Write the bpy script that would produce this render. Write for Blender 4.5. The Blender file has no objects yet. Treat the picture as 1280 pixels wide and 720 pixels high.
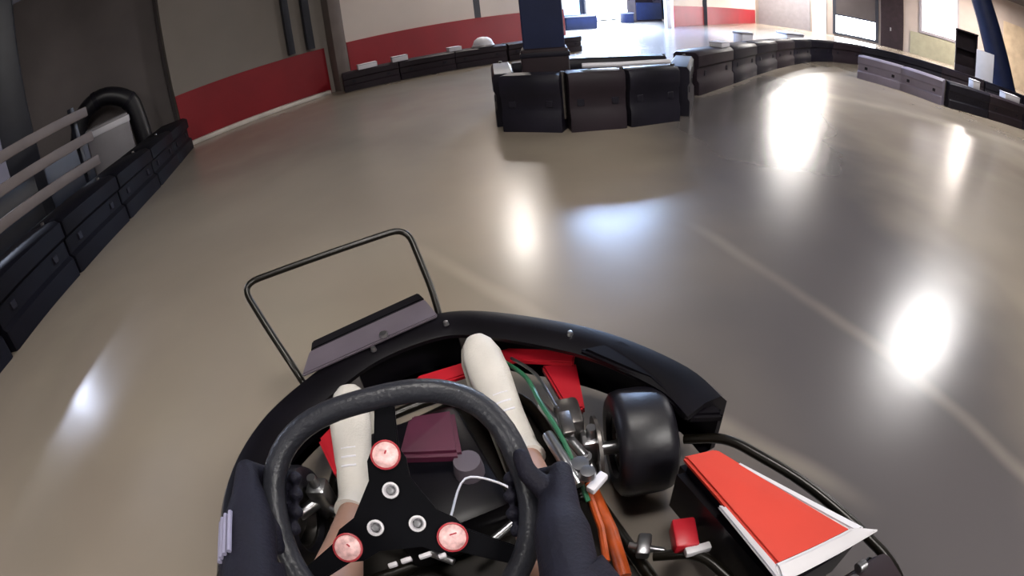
import bpy, bmesh, math, random
from mathutils import Vector, Matrix, Euler
from math import sin, cos, pi, radians as rad
random.seed(7)
SC = bpy.context.scene
COL = SC.collection

# ------------------------------------------------------------------ camera
# action camera: real wide angle fisheye lens, worn on the driver's head
cam = bpy.data.cameras.new('camera')
cam_ob = bpy.data.objects.new('camera', cam)
COL.objects.link(cam_ob)
SC.camera = cam_ob
cam.type = 'PANO'
cam.panorama_type = 'FISHEYE_EQUISOLID'
cam.fisheye_lens = 18.0
cam.fisheye_fov = rad(180)
cam.sensor_width = 36
cam.sensor_fit = 'HORIZONTAL'
cam.clip_start = 0.02
PITCH, ROLL, EYE = rad(32), rad(6.5), 1.1
c_f = Vector((0, cos(PITCH), -sin(PITCH)))
c_r0, c_u0 = Vector((1, 0, 0)), Vector((0, sin(PITCH), cos(PITCH)))
c_r = cos(ROLL) * c_r0 - sin(ROLL) * c_u0
c_u = sin(ROLL) * c_r0 + cos(ROLL) * c_u0
cam_ob.matrix_world = Matrix(((c_r.x, c_u.x, -c_f.x, 0), (c_r.y, c_u.y, -c_f.y, 0), (c_r.z, c_u.z, -c_f.z, EYE), (0, 0, 0, 1)))

# ------------------------------------------------------------------ light and exposure
world = bpy.data.worlds.new('world')
SC.world = world
world.use_nodes = True
bgn = world.node_tree.nodes['Background']
bgn.inputs[0].default_value = (0.75, 0.85, 1.0, 1)
bgn.inputs[1].default_value = 1.0
SC.view_settings.view_transform = 'Standard'
SC.view_settings.look = 'None'
SC.view_settings.exposure = 0.12
SC.view_settings.gamma = 1
SC.cycles.use_denoising = True
SC.cycles.max_bounces = 6
SC.cycles.sample_clamp_indirect = 8
# ceiling lamps: x, y, size x, size y, strength, colour
LAMP_Z = 4.6
LAMPS = [
    (8.0, 5.4, 1.7, 1.15, 56, (1, .97, .95)),
    (12.3, 18.0, 1.8, 1.5, 60, (1, .96, .92)),
    (17.5, 25.2, 3.0, 2.6, 50, (1, .95, .88)),
    (4.25, 17.8, 2.8, 2.0, 280, (.46, .64, 1)),  # added lamp, stands in for a high window's bluish floor reflection
    (.45, 11.5, .34, .48, 250, (1, .93, .86)),
    (-13.6, 8.0, .6, 1.3, 480, (.70, .78, 1)),
    (23.0, 15.8, 2.6, 2.0, 60, (1, .88, .80)),
    (-3.0, -3.5, 1.6, 1.0, 34, (1, .96, .92)),  # from here on unseen fill lamps, added to light kart and track
    (3.0, -2.5, 1.6, 1.0, 55, (1, .96, .92)),
    (.3, .8, 1.2, .7, 34, (1, .95, .9)),
    (5.0, -6, 1.4, .9, 60, (1, .96, .92)),
]

# ------------------------------------------------------------------ materials
def lin(c):
    c = [int(c[i:i + 2], 16) / 255 for i in (1, 3, 5)]
    return [(x / 12.92 if x <= .04045 else ((x + .055) / 1.055) ** 2.4) for x in c]

def mat(name, col, rough=.5, metal=0., var=.12, scale=6., bump=.0, bscale=60., coat=0., stretch=None, emit=0.):
    m = bpy.data.materials.new(name)
    m.use_nodes = True
    nt = m.node_tree
    b = nt.nodes['Principled BSDF']
    c = lin(col)
    tc = nt.nodes.new('ShaderNodeTexCoord')
    mp = nt.nodes.new('ShaderNodeMapping')
    if stretch: mp.inputs['Scale'].default_value = stretch
    nt.links.new(tc.outputs['Object'], mp.inputs[0])
    nz = nt.nodes.new('ShaderNodeTexNoise')
    nz.inputs['Scale'].default_value = scale
    nz.inputs['Detail'].default_value = 5
    nt.links.new(mp.outputs[0], nz.inputs['Vector'])
    rp = nt.nodes.new('ShaderNodeValToRGB')
    rp.color_ramp.elements[0].position = .3
    rp.color_ramp.elements[1].position = .7
    rp.color_ramp.elements[0].color = [max(0, x * (1 - var)) for x in c] + [1]
    rp.color_ramp.elements[1].color = [min(1, x * (1 + var)) for x in c] + [1]
    nt.links.new(nz.outputs['Fac'], rp.inputs[0])
    nt.links.new(rp.outputs[0], b.inputs['Base Color'])
    b.inputs['Roughness'].default_value = rough
    b.inputs['Metallic'].default_value = metal
    b.inputs['Coat Weight'].default_value = coat
    if emit:
        nt.links.new(rp.outputs[0], b.inputs['Emission Color'])
        b.inputs['Emission Strength'].default_value = emit
    if bump:
        n2 = nt.nodes.new('ShaderNodeTexNoise')
        n2.inputs['Scale'].default_value = bscale
        nt.links.new(mp.outputs[0], n2.inputs['Vector'])
        bp = nt.nodes.new('ShaderNodeBump')
        bp.inputs['Strength'].default_value = bump
        bp.inputs['Distance'].default_value = .01
        nt.links.new(n2.outputs['Fac'], bp.inputs['Height'])
        nt.links.new(bp.outputs[0], b.inputs['Normal'])
    return m

def lamp_mat(name, col, strength):
    m = bpy.data.materials.new(name)
    m.use_nodes = True
    b = m.node_tree.nodes['Principled BSDF']
    b.inputs['Base Color'].default_value = (.8, .8, .8, 1)
    b.inputs['Emission Color'].default_value = (*col, 1)
    b.inputs['Emission Strength'].default_value = strength
    return m

def floor_mat():
    m = bpy.data.materials.new('sealed_concrete')
    m.use_nodes = True
    nt = m.node_tree; N = nt.nodes; Lk = nt.links
    b = N['Principled BSDF']
    tc = N.new('ShaderNodeTexCoord')
    sep = N.new('ShaderNodeSeparateXYZ'); Lk.new(tc.outputs['Object'], sep.inputs[0])
    def noise(s, d=4, dist=0):
        n = N.new('ShaderNodeTexNoise'); n.inputs['Scale'].default_value = s; n.inputs['Detail'].default_value = d
        n.inputs['Distortion'].default_value = dist
        Lk.new(tc.outputs['Object'], n.inputs['Vector']); return n.outputs['Fac']
    def math_(op, a, b_=None, c=None):
        n = N.new('ShaderNodeMath'); n.operation = op
        for i, v in enumerate((a, b_, c)):
            if v is None: continue
            if isinstance(v, (int, float)): n.inputs[i].default_value = v
            else: Lk.new(v, n.inputs[i])
        return n.outputs[0]
    def mixc(f, a, c):
        n = N.new('ShaderNodeMix'); n.data_type = 'RGBA'
        if isinstance(f, float): n.inputs[0].default_value = f
        else: Lk.new(f, n.inputs[0])
        for i, v in ((6, a), (7, c)):
            if isinstance(v, str): n.inputs[i].default_value = (*lin(v), 1)
            else: Lk.new(v, n.inputs[i])
        return n.outputs[2]
    def smooth(v, a, c):
        n = N.new('ShaderNodeMapRange'); n.interpolation_type = 'SMOOTHSTEP'
        Lk.new(v, n.inputs[0]); n.inputs[1].default_value = a; n.inputs[2].default_value = c
        return n.outputs[0]
    base = mixc(smooth(noise(.45, 3, .3), .3, .7), FLOOR_A, FLOOR_B)
    base = mixc(math_('MULTIPLY', smooth(noise(1.6, 3), .35, .8), .3), base, FLOOR_C)
    # rubbered-in racing line, plus the dark ceiling's reflection painted into the band
    X, Y = sep.outputs[0], sep.outputs[1]
    wob = math_('MULTIPLY', math_('SUBTRACT', noise(.8, 3), .5), 1.2)
    d = math_('ADD', math_('SUBTRACT', X, 1.75), wob)                      # runs along y on the right
    d2 = math_('ADD', d, math_('MULTIPLY', math_('SUBTRACT', Y, 2.4), -.35))
    band = math_('SUBTRACT', 1.0, smooth(math_('ABSOLUTE', d2), .3, 1.5))
    base = mixc(math_('MULTIPLY', band, .85), base, FLOOR_R)
    # pale worn joints between slabs
    for (x0, y0, dx, dy, w, t0, t1, k) in ((-.38, 2.17, .595, -.804, .035, -.25, 2.2, .55), (.91, 2.17, .33, -.944, .035, -.1, 2.6, .32), (2.27, 5.33, .73, .68, .16, -.3, 4.5, .8), (4.2, 5.75, .87, -.50, .25, 0, 5, .7)):
        # signed distance to the line, and how far along it
        e = math_('SUBTRACT', math_('MULTIPLY', math_('SUBTRACT', X, x0), dy), math_('MULTIPLY', math_('SUBTRACT', Y, y0), dx))
        al = math_('ADD', math_('MULTIPLY', math_('SUBTRACT', X, x0), dx), math_('MULTIPLY', math_('SUBTRACT', Y, y0), dy))
        e = math_('ADD', e, math_('MULTIPLY', math_('SUBTRACT', noise(1.5, 2), .5), .10))
        s = math_('SUBTRACT', 1.0, smooth(math_('ABSOLUTE', e), 0, w * 1.8))
        s = math_('MULTIPLY', s, math_('MULTIPLY', noise(2.2, 3), k))
        s = math_('MULTIPLY', s, math_('MULTIPLY', smooth(al, t0, t0 + .4), math_('SUBTRACT', 1.0, smooth(al, t1 - .4, t1))))
        base = mixc(s, base, '#b9ad9c')
    Lk.new(base, b.inputs['Base Color'])
    r = math_('MULTIPLY_ADD', noise(2.0, 4), .08, FLOOR_ROUGH - .04)
    Lk.new(r, b.inputs['Roughness'])
    b.inputs['Specular IOR Level'].default_value = .6
    bp = N.new('ShaderNodeBump'); bp.inputs['Strength'].default_value = .05; bp.inputs['Distance'].default_value = .01
    Lk.new(noise(7, 4), bp.inputs['Height']); Lk.new(bp.outputs[0], b.inputs['Normal'])
    return m
FLOOR_A, FLOOR_B, FLOOR_C, FLOOR_R, FLOOR_ROUGH = '#93887a', '#857a6d', '#9c917f', '#424046', .25

M = dict(
    floor=floor_mat(),
    wall=mat('painted_wall', '#a79c95', .8, var=.06, scale=1.2, bump=.1, bscale=12),
    wall_pale=mat('pale_painted_wall', '#c9bdb4', .7, var=.05, scale=.8),
    wall_shaded=mat('pale_wall_shaded', '#8a827b', .8, var=.08, scale=.7),  # shade left of the pillar, put into the wall colour
    part_grey=mat('grey_partition', '#6d6665', .85, var=.16, scale=.8),
    wall_dim=mat('grey_wall', '#453f40', .85, var=.14, scale=.6),
    red=mat('red_wall_paint', '#8c1420', .45, var=.12, scale=1.5),
    kerb=mat('white_kerb', '#d8cfc8', .6, var=.12, scale=5),
    ceiling=mat('dark_ceiling', '#4a4648', .9, var=.1, scale=1),
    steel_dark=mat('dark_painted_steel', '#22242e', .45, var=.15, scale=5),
    navy=mat('navy_paint', '#1d2440', .5, var=.15, scale=4),
    post=mat('grey_beige_post', '#6d625d', .6, var=.1, scale=4),
    barrier=mat('black_barrier_plastic', '#1d1b24', .42, var=.3, scale=3, bump=.05),
    barrier_l=mat('dark_indigo_barrier_plastic', '#0b0a13', .6, var=.25, scale=2.5, bump=.05),
    barrier_p=mat('lilac_grey_barrier_plastic', '#7d7686', .5, var=.1, scale=3),
    barrier_b=mat('brown_black_barrier_plastic', '#2b2329', .5, var=.2, scale=3),
    strap=mat('grey_strap', '#1f1d26', .5, var=.15, scale=8),
    pale=mat('pale_grey_plastic', '#8b878c', .5, var=.08, scale=4),
    white=mat('white_plastic', '#dddbe2', .45, var=.05, scale=5),
    black=mat('black_body_plastic', '#0d0b10', .35, var=.3, scale=8),
    tube=mat('black_powdercoat_tube', '#17140f', .3, metal=.3, var=.2, scale=12),
    rim=mat('grey_rubber_grip', '#292a30', .38, var=.15, scale=20, bump=.15, bscale=150),
    rubber=mat('tyre_rubber', '#15141b', .42, var=.3, scale=7, bump=.06, bscale=60),
    alu=mat('worn_aluminium', '#a9a9ac', .3, metal=.95, var=.15, scale=15),
    steel=mat('oily_steel', '#6e6a68', .35, metal=.9, var=.3, scale=18),
    hub=mat('black_anodised_plate', '#07070b', .4, metal=.2, var=.2, scale=20),
    plate=mat('grey_plate', '#5a525b', .5, var=.1, scale=8),
    redp=mat('red_bodywork', '#b01a28', .38, var=.08, scale=6),
    pad=mat('orange_red_pod_plastic', '#cb3a28', .45, var=.07, scale=5),
    trimw=mat('white_pod_edge', '#c9c6ca', .4, var=.05, scale=8),
    pink=mat('pink_white_cap', '#e8b4b2', .4, var=.4, scale=110),
    capred=mat('red_cap_ring', '#a8343c', .4, var=.1, scale=30),
    orange=mat('orange_brown_rod', '#a4461a', .4, var=.35, scale=20),
    maroon=mat('maroon_plastic', '#4b1a30', .4, var=.2, scale=10),
    green=mat('green_cable', '#2f6a4d', .4, var=.1, scale=20),
    tray=mat('scuffed_floor_tray', '#24211e', .45, metal=.5, var=.35, scale=9),
    skin=mat('skin', '#a27c69', .5, var=.08, scale=14, bump=.05),
    shoe=mat('white_shoe_cloth', '#c9c4bd', .65, var=.08, scale=12, bump=.15, bscale=200),
    sole=mat('shoe_sole', '#9c9890', .7, var=.08, scale=12),
    glove=mat('black_glove_fabric', '#161521', .7, var=.25, scale=18, bump=.2, bscale=220),
    print=mat('white_glove_print', '#8f8ca3', .6, var=.1, scale=30),
    shirt=mat('black_shirt', '#121118', .85, var=.2, scale=10, bump=.2, bscale=200),
    shorts=mat('dark_shorts', '#1d1d26', .85, var=.2, scale=10, bump=.2, bscale=200),
    helmet=mat('black_helmet_shell', '#0d0d10', .2, var=.1, scale=6, coat=.5),
    visor=mat('tinted_visor', '#060608', .08, var=.1, scale=3),
    brown=mat('brown_cabinet', '#2a2024', .6, var=.2, scale=4),
    olive=mat('olive_wall_paint', '#8f8d78', .7, var=.1, scale=3),
    tan=mat('tan_wall_board', '#b6a58c', .7, var=.15, scale=2),
    teal=mat('pale_teal_glass', '#9cc4cc', .2, var=.1, scale=2, emit=1.6),
    day=lamp_mat('daylight_pane', (.85, .92, 1), 40),
    day_blue=lamp_mat('bluish_daylight_pane', (.55, .72, 1), 12),
    day_pink=lamp_mat('warm_daylight_pane', (1, .93, .95), 3),
)

for k_, v_ in dict(hub=.08, glove=.25, shirt=.1, shorts=.1, black=.22, barrier=.2, barrier_l=.15, barrier_b=.2, rim=.35, strap=.2, navy=.25, brown=.2).items():
    M[k_].node_tree.nodes['Principled BSDF'].inputs['Specular IOR Level'].default_value = v_

# ------------------------------------------------------------------ mesh helpers
def tag(o, label=None, cat=None, group=None, kind=None):
    for k, v in (('label', label), ('category', cat), ('group', group), ('kind', kind)):
        if v: o[k] = v
    return o

def empty(name, loc, rz=0, **kw):
    o = bpy.data.objects.new(name, None)
    o.empty_display_size = .1
    o.location = loc; o.rotation_euler = (0, 0, rz)
    COL.objects.link(o)
    return tag(o, **kw)

def islands(bm):
    seen, out = set(), []
    bm.verts.index_update()
    for v in bm.verts:
        if v.index in seen: continue
        st, isl = [v], []
        seen.add(v.index)
        while st:
            a = st.pop(); isl.append(a)
            for e in a.link_edges:
                b = e.other_vert(a)
                if b.index not in seen: seen.add(b.index); st.append(b)
        out.append(isl)
    return out

def build(name, bm, m, parent=None, smooth=True, whole=False, **kw):
    """links bm as one mesh object; pieces that do not touch each other become parts of their own"""
    if parent is not None and not whole:
        isl = islands(bm)
        if len(isl) > 1:
            last = None
            for vs in isl:
                mp = {}; b2 = bmesh.new()
                for v in vs: mp[v] = b2.verts.new(v.co)
                for f in {f for v in vs for f in v.link_faces}: b2.faces.new([mp[v] for v in f.verts])
                last = build(name, b2, m, parent, smooth, True, **kw)
            bm.free()
            return last
    bmesh.ops.recalc_face_normals(bm, faces=bm.faces)
    me = bpy.data.meshes.new(name)
    bm.to_mesh(me); bm.free()
    for mm in (m if isinstance(m, (list, tuple)) else [m]): me.materials.append(mm)
    for p in me.polygons: p.use_smooth = smooth
    if smooth:
        try: me.set_sharp_from_angle(angle=rad(40))
        except Exception: pass
    o = bpy.data.objects.new(name, me)
    COL.objects.link(o)
    if parent: o.parent = parent
    return tag(o, **kw)

def box(bm, c, s, rz=0, bev=0, rot=None, seg=2):
    t = bmesh.new()
    bmesh.ops.create_cube(t, size=1)
    for v in t.verts: v.co = Vector((v.co.x * s[0], v.co.y * s[1], v.co.z * s[2]))
    if bev: bmesh.ops.bevel(t, geom=t.edges[:], offset=bev, segments=seg, affect='EDGES', profile=.5)
    R = (rot if rot is not None else Matrix.Rotation(rz, 3, 'Z'))
    for v in t.verts: v.co = R @ v.co + Vector(c)
    merge(bm, t)

def merge(bm, t):
    me = bpy.data.meshes.new('tmp'); t.to_mesh(me); t.free(); bm.from_mesh(me); bpy.data.meshes.remove(me)

def catmull(pts, n=6, closed=False):
    P = [Vector(p) for p in pts]; out = []
    m = len(P)
    rng = range(m if closed else m - 1)
    for i in rng:
        if closed: a, b, c, d = P[(i - 1) % m], P[i], P[(i + 1) % m], P[(i + 2) % m]
        else: a, b, c, d = P[max(i - 1, 0)], P[i], P[i + 1], P[min(i + 2, m - 1)]
        for k in range(n):
            t = k / n
            out.append(.5 * ((2 * b) + (c - a) * t + (2 * a - 5 * b + 4 * c - d) * t * t + (3 * b - a - 3 * c + d) * t ** 3))
    if not closed: out.append(P[-1])
    return out

def corner(pts, r=.05, n=5):
    """polyline with rounded corners"""
    P = [Vector(p) for p in pts]; out = [P[0]]
    for i in range(1, len(P) - 1):
        a, b, c = P[i - 1], P[i], P[i + 1]
        d1, d2 = (a - b), (c - b)
        k = min(r, d1.length * .45, d2.length * .45)
        p, q = b + d1.normalized() * k, b + d2.normalized() * k
        for j in range(n + 1):
            t = j / n; out.append(p * (1 - t) ** 2 + 2 * b * t * (1 - t) + q * t * t)
    out.append(P[-1]); return out

def sweep(bm, path, prof, closed=False, cap=True, up=Vector((0, 0, 1))):
    """prof: list of (side, up) offsets; or callable(i, t)"""
    n = len(path); rings = []
    for i, p in enumerate(path):
        if closed: d = path[(i + 1) % n] - path[i - 1]
        else: d = path[min(i + 1, n - 1)] - path[max(i - 1, 0)]
        if d.length < 1e-9: d = Vector((0, 1, 0))
        d.normalize()
        s = d.cross(up)
        if s.length < .05: s = d.cross(Vector((1, 0, 0)))
        s.normalize(); u = s.cross(d)
        pf = prof(i, i / max(1, n - 1)) if callable(prof) else prof
        rings.append([bm.verts.new(p + s * a + u * b) for a, b in pf])
    m = len(rings[0])
    for i in range(n if closed else n - 1):
        a, b = rings[i], rings[(i + 1) % n]
        for j in range(m): bm.faces.new((a[j], a[(j + 1) % m], b[(j + 1) % m], b[j]))
    if cap and not closed:
        bm.faces.new(rings[0]); bm.faces.new(rings[-1][::-1])

def circ(r, n=10, r2=None):
    return [(r * cos(2 * pi * k / n), (r2 or r) * sin(2 * pi * k / n)) for k in range(n)]

def tube(bm, pts, r, n=10, closed=False):
    # parallel-transport tube
    P = [Vector(p) for p in pts]; m = len(P); rings = []
    d0 = (P[1] - P[0]).normalized()
    ref = d0.orthogonal().normalized()
    for i in range(m):
        if closed: d = (P[(i + 1) % m] - P[i - 1]).normalized()
        else: d = (P[min(i + 1, m - 1)] - P[max(i - 1, 0)]).normalized()
        ref = (ref - d * ref.dot(d)).normalized(); s = d.cross(ref)
        rr = r[i] if isinstance(r, (list, tuple)) else r
        rings.append([bm.verts.new(P[i] + (ref * cos(2 * pi * k / n) + s * sin(2 * pi * k / n)) * rr) for k in range(n)])
    for i in range(m if closed else m - 1):
        a, b = rings[i], rings[(i + 1) % m]
        for j in range(n): bm.faces.new((a[j], a[(j + 1) % n], b[(j + 1) % n], b[j]))
    if not closed:
        bm.faces.new(rings[0][::-1]); bm.faces.new(rings[-1])

def lathe(bm, prof, c, axis, n=24):
    """prof (radius, along) revolved about axis at c"""
    ax = Vector(axis).normalized(); s = ax.orthogonal().normalized(); t = ax.cross(s); c = Vector(c)
    rings = []
    for r, h in prof:
        if r < 1e-6: rings.append([bm.verts.new(c + ax * h)])
        else: rings.append([bm.verts.new(c + ax * h + (s * cos(2 * pi * k / n) + t * sin(2 * pi * k / n)) * r) for k in range(n)])
    for a, b in zip(rings, rings[1:]):
        for j in range(n):
            k = (j + 1) % n
            if len(a) == 1 and len(b) == 1: continue
            if len(a) == 1: bm.faces.new((a[0], b[k], b[j]))
            elif len(b) == 1: bm.faces.new((a[j], a[k], b[0]))
            else: bm.faces.new((a[j], a[k], b[k], b[j]))

def cyl(bm, a, b, r, n=12):
    a, b = Vector(a), Vector(b); h = (b - a).length
    lathe(bm, [(0, 0), (r * .9, 0), (r, h * .06), (r, h * .94), (r * .9, h), (0, h)], a, b - a, n)

def quad_slab(bm, pts, th, bev=0):
    """pts: planar-ish loop of 3d points, thickness th downwards along normal"""
    P = [Vector(p) for p in pts]
    nrm = Vector((0, 0, 0))
    for i in range(len(P)): nrm += P[i].cross(P[(i + 1) % len(P)])
    nrm.normalize()
    if nrm.z < 0: nrm = -nrm
    t = bmesh.new()
    top = [t.verts.new(p) for p in P]; bot = [t.verts.new(p - nrm * th) for p in P]
    t.faces.new(top); t.faces.new(bot[::-1])
    for i in range(len(P)): t.faces.new((top[i], bot[i], bot[(i + 1) % len(P)], top[(i + 1) % len(P)]))
    bmesh.ops.recalc_face_normals(t, faces=t.faces)
    if bev: bmesh.ops.bevel(t, geom=t.edges[:], offset=bev, segments=2, affect='EDGES')
    merge(bm, t)

def flesh(name, chains, m, parent, voxel=.008, sm=4, **kw):
    """chains of (point, radius): tapered limbs fused into one continuous skin by a voxel remesh"""
    bm = bmesh.new()
    for ch in chains:
        for (p, r) in ch: bmesh.ops.create_icosphere(bm, subdivisions=2, radius=r, matrix=Matrix.Translation(Vector(p)))
        for (p, r), (q, s) in zip(ch, ch[1:]):
            p, q = Vector(p), Vector(q); h = (q - p).length
            if h < 1e-5: continue
            lathe(bm, [(0, 0), (r, 0), (s, h), (0, h)], p, q - p, 14)
    o = build(name, bm, m, parent, whole=True, **kw)
    md = o.modifiers.new('remesh', 'REMESH'); md.mode = 'VOXEL'; md.voxel_size = voxel; md.use_smooth_shade = True
    md2 = o.modifiers.new('smooth', 'SMOOTH'); md2.factor = .6; md2.iterations = sm
    dg = bpy.context.evaluated_depsgraph_get()
    me = bpy.data.meshes.new_from_object(o.evaluated_get(dg))
    o.modifiers.clear(); old = o.data; o.data = me
    for p in me.polygons: p.use_smooth = True
    return o

def dup(root, loc, rz, **kw):
    r = root.copy(); COL.objects.link(r); r.location = loc; r.rotation_euler = (0, 0, rz)
    tag(r, **kw)
    for ch in list(root.children):
        c = ch.copy(); COL.objects.link(c); c.parent = r
        for g in list(ch.children):
            d = g.copy(); COL.objects.link(d); d.parent = c
    return r

# ------------------------------------------------------------------ the hall
def wall(name, pts, z0, z1, th, m, out=1, **kw):
    """straight wall between two plan points, thickness on the side away from the track"""
    (x0, y0), (x1, y1) = pts
    d = Vector((x1 - x0, y1 - y0, 0)); L = d.length; d.normalize()
    n = Vector((-d.y, d.x, 0)) * out
    c = Vector((x0, y0, 0)) + d * L / 2 + n * th / 2
    bm = bmesh.new()
    box(bm, (c.x, c.y, (z0 + z1) / 2), (L, th, z1 - z0), rz=math.atan2(d.y, d.x))
    return build(name, bm, m, smooth=False, kind='structure', **kw)

CEIL = 4.9
bm = bmesh.new(); box(bm, (8, 11, -.05), (60, 48, .1))
build('floor', bm, M['floor'], smooth=False, kind='structure')
bm = bmesh.new(); box(bm, (8, 11, CEIL + .1), (60, 48, .2))
ceil = build('ceiling', bm, M['ceiling'], smooth=False, kind='structure')

# back wall along y = x + 11.9 : points by x
def bw(x, off=0.): return (x + off * .7071, x + 11.9 - off * .7071)   # off > 0 = towards the track
def back_wall(name, xa, xb, m):
    return wall(name, (bw(xa), bw(xb)), 0, CEIL, .2, m)
w0 = back_wall('wall_back_left', -4.85, -2.7, M['wall_shaded'])  # greyer tone paints in the dimmer light on this stretch
w1 = back_wall('wall_back', -2.7, 2.2, M['wall_pale'])
w2 = back_wall('wall_back_right', 7.3, 16.05, M['wall_pale'])
def local_band(wallob, xa, xb, z0, z1, th, m, name, label=None):
    a, b = Vector((*bw(xa), 0)), Vector((*bw(xb), 0)); c = (a + b) / 2
    n = Vector((.7071, -.7071, 0)); c = c + n * (th / 2 + .001)
    bm = bmesh.new(); box(bm, (c.x, c.y, (z0 + z1) / 2), ((b - a).length, th, z1 - z0), rz=pi / 4, bev=.004)
    return build(name, bm, m, wallob, smooth=False, label=label)
local_band(w0, -4.85, -2.84, 0, .86, .03, M['red'], 'red_panel')
local_band(w1, -2.5, 2.2, 0, .86, .03, M['red'], 'red_panel')
local_band(w2, 7.3, 15.9, 0, .86, .03, M['red'], 'red_panel')
# pale square boards fixed on the wall above the band
for xa, xb, z0 in ((-2.35, -.75, 1.75), (-.65, .9, 1.75)):
    local_band(w1, xa, xb, z0, z0 + 1.2, .02, M['wall_pale'], 'wall_board')
# white kerb at the foot of the wall
def kerb(name, xa, xb):
    a, b = Vector((*bw(xa, .12), 0)), Vector((*bw(xb, .12), 0)); c = (a + b) / 2
    bm = bmesh.new(); box(bm, (c.x, c.y, .035), ((b - a).length, .12, .07), rz=pi / 4, bev=.01)
    build(name, bm, M['kerb'], kind='structure')
kerb('trim_1', -4.8, -2.9)
# beige pillar and the darker steel posts left of it
bm = bmesh.new(); c = bw(-2.7, .16); box(bm, (c[0], c[1], CEIL / 2), (.26, .24, CEIL), rz=pi / 4, bev=.015)
build('trim_2', bm, M['post'], kind='structure')
for i, (x, w) in enumerate(((-3.05, .14), (-3.32, .12))):
    bm = bmesh.new(); c = bw(x, .1); box(bm, (c[0], c[1], CEIL / 2 + .45), (w, .1, CEIL - .9), rz=pi / 4, bev=.01)
    build('trim_%d' % (3 + i), bm, M['steel_dark'], kind='structure')
# back room behind the wide opening
def aw(x): return (x, x + 19.)
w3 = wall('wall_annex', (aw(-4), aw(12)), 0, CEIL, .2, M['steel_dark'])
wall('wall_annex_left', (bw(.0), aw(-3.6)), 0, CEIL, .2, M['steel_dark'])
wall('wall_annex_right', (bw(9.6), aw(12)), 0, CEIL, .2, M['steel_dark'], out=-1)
def on_line(f, xa, xb, z0, z1, gap, m, name, parent=None, th=.06, **kw):
    a, b = Vector((*f(xa), 0)), Vector((*f(xb), 0)); d = (b - a).normalized(); n = Vector((d.y, -d.x, 0))
    c = (a + b) / 2 + n * (gap + th / 2)
    bm = bmesh.new(); box(bm, (c.x, c.y, (z0 + z1) / 2), ((b - a).length, th, z1 - z0), rz=math.atan2(d.y, d.x))
    return build(name, bm, m, parent, smooth=False, **kw)
# roller door standing open to daylight, pale side window, lit upper window
d1 = on_line(aw, 4.6, 8.2, .0, 3.6, .0, M['steel_dark'], 'door_1', kind='structure', th=.08)
on_line(aw, 4.75, 8.05, .08, 3.45, .09, M['day'], 'daylight_pane', d1, th=.02)
for z in (1.0, 2.2): on_line(aw, 4.75, 8.05, z, z + .06, .12, M['pale'], 'door_rail', d1, th=.03)
win1 = on_line(aw, 2.9, 4.4, .2, 3.6, .0, M['steel_dark'], 'window_1', kind='structure', th=.08)
on_line(aw, 3.0, 4.3, .3, 3.5, .09, M['teal'], 'pane', win1, th=.02)
on_line(aw, 3.62, 3.68, .3, 3.5, .12, M['white'], 'mullion', win1, th=.03)

# right wall x + y = 44
def rw(x): return (x, 44. - x)
w4 = wall('wall_right', (rw(16.0), rw(31)), 0, CEIL, .2, M['wall'], out=1)
def rpanel(xa, xb, z0, z1, m, name, parent=None, gap=.01, **kw): return on_line(rw, xa, xb, z0, z1, gap, m, name, parent, **kw)
rpanel(16.2, 18.5, 0, 3.2, M['pale'], 'wall_panel', w4)
rpanel(18.6, 19.2, 0, 3.2, M['white'], 'wall_panel', w4)
win2 = rpanel(19.5, 21.5, .1, 3.4, M['steel_dark'], 'window_2', kind='structure', th=.12)
rpanel(19.65, 21.35, .25, 1.25, M['day'], 'pane', win2, gap=.14, th=.02)
rpanel(19.65, 21.35, 1.35, 3.3, M['wall_dim'], 'shutter', win2, gap=.14, th=.03)
dr2 = rpanel(21.6, 22.6, .0, 3.3, M['brown'], 'door_2', kind='structure', th=.1)
rpanel(22.0, 22.06, 1.0, 1.2, M['alu'], 'handle', dr2, gap=.14, th=.04)
win3 = rpanel(23.3, 25.1, 1.35, 4.3, M['pale'], 'window_3', kind='structure', th=.1)
rpanel(23.42, 24.98, 1.5, 4.15, M['day_pink'], 'pane', win3, gap=.12, th=.02)
rpanel(22.9, 25.3, 0, 1.3, M['olive'], 'wall_panel', w4)
rpanel(27.2, 30.5, 0, 3.6, M['tan'], 'wall_panel', w4)
# left and rear enclosure
wall('wall_left', ((-16, -9), (-16, 12)), 0, CEIL, .2, M['wall_dim'], out=1)
wall('wall_left_back', ((-16, 12), (-4.8, 12)), 0, CEIL, .2, M['wall_dim'], out=1)
wall('wall_corner', ((-4.86, 7.2), (-4.86, 12)), 0, CEIL, .2, M['wall_dim'], out=1)
wall('wall_rear', ((-16, -9), (31, -9)), 0, CEIL, .2, M['wall_dim'], out=-1)
wall('wall_right_side', ((31, -9), (31, 13)), 0, CEIL, .2, M['wall_dim'], out=-1)

# grey tarpaulin-like partition seen at far left behind the barrier
def slab(name, a, b, z0, z1, th, m, **kw):
    d = Vector((b[0] - a[0], b[1] - a[1], 0)); c = ((a[0] + b[0]) / 2, (a[1] + b[1]) / 2, (z0 + z1) / 2)
    bm = bmesh.new(); box(bm, c, (d.length, th, z1 - z0), rz=math.atan2(d.y, d.x), bev=.01)
    return build(name, bm, m, **kw)
slab('wall_partition', (-7.5, 5.3), (-4.95, 7.6), 0, 3.6, .1, M['part_grey'], kind='structure')

slab('trim_5', (-5.35, -1.0), (-5.0, 4.9), 0, .85, .05, M['steel_dark'], kind='structure')  # added low board behind the rails, masks the lamp-lit floor
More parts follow.
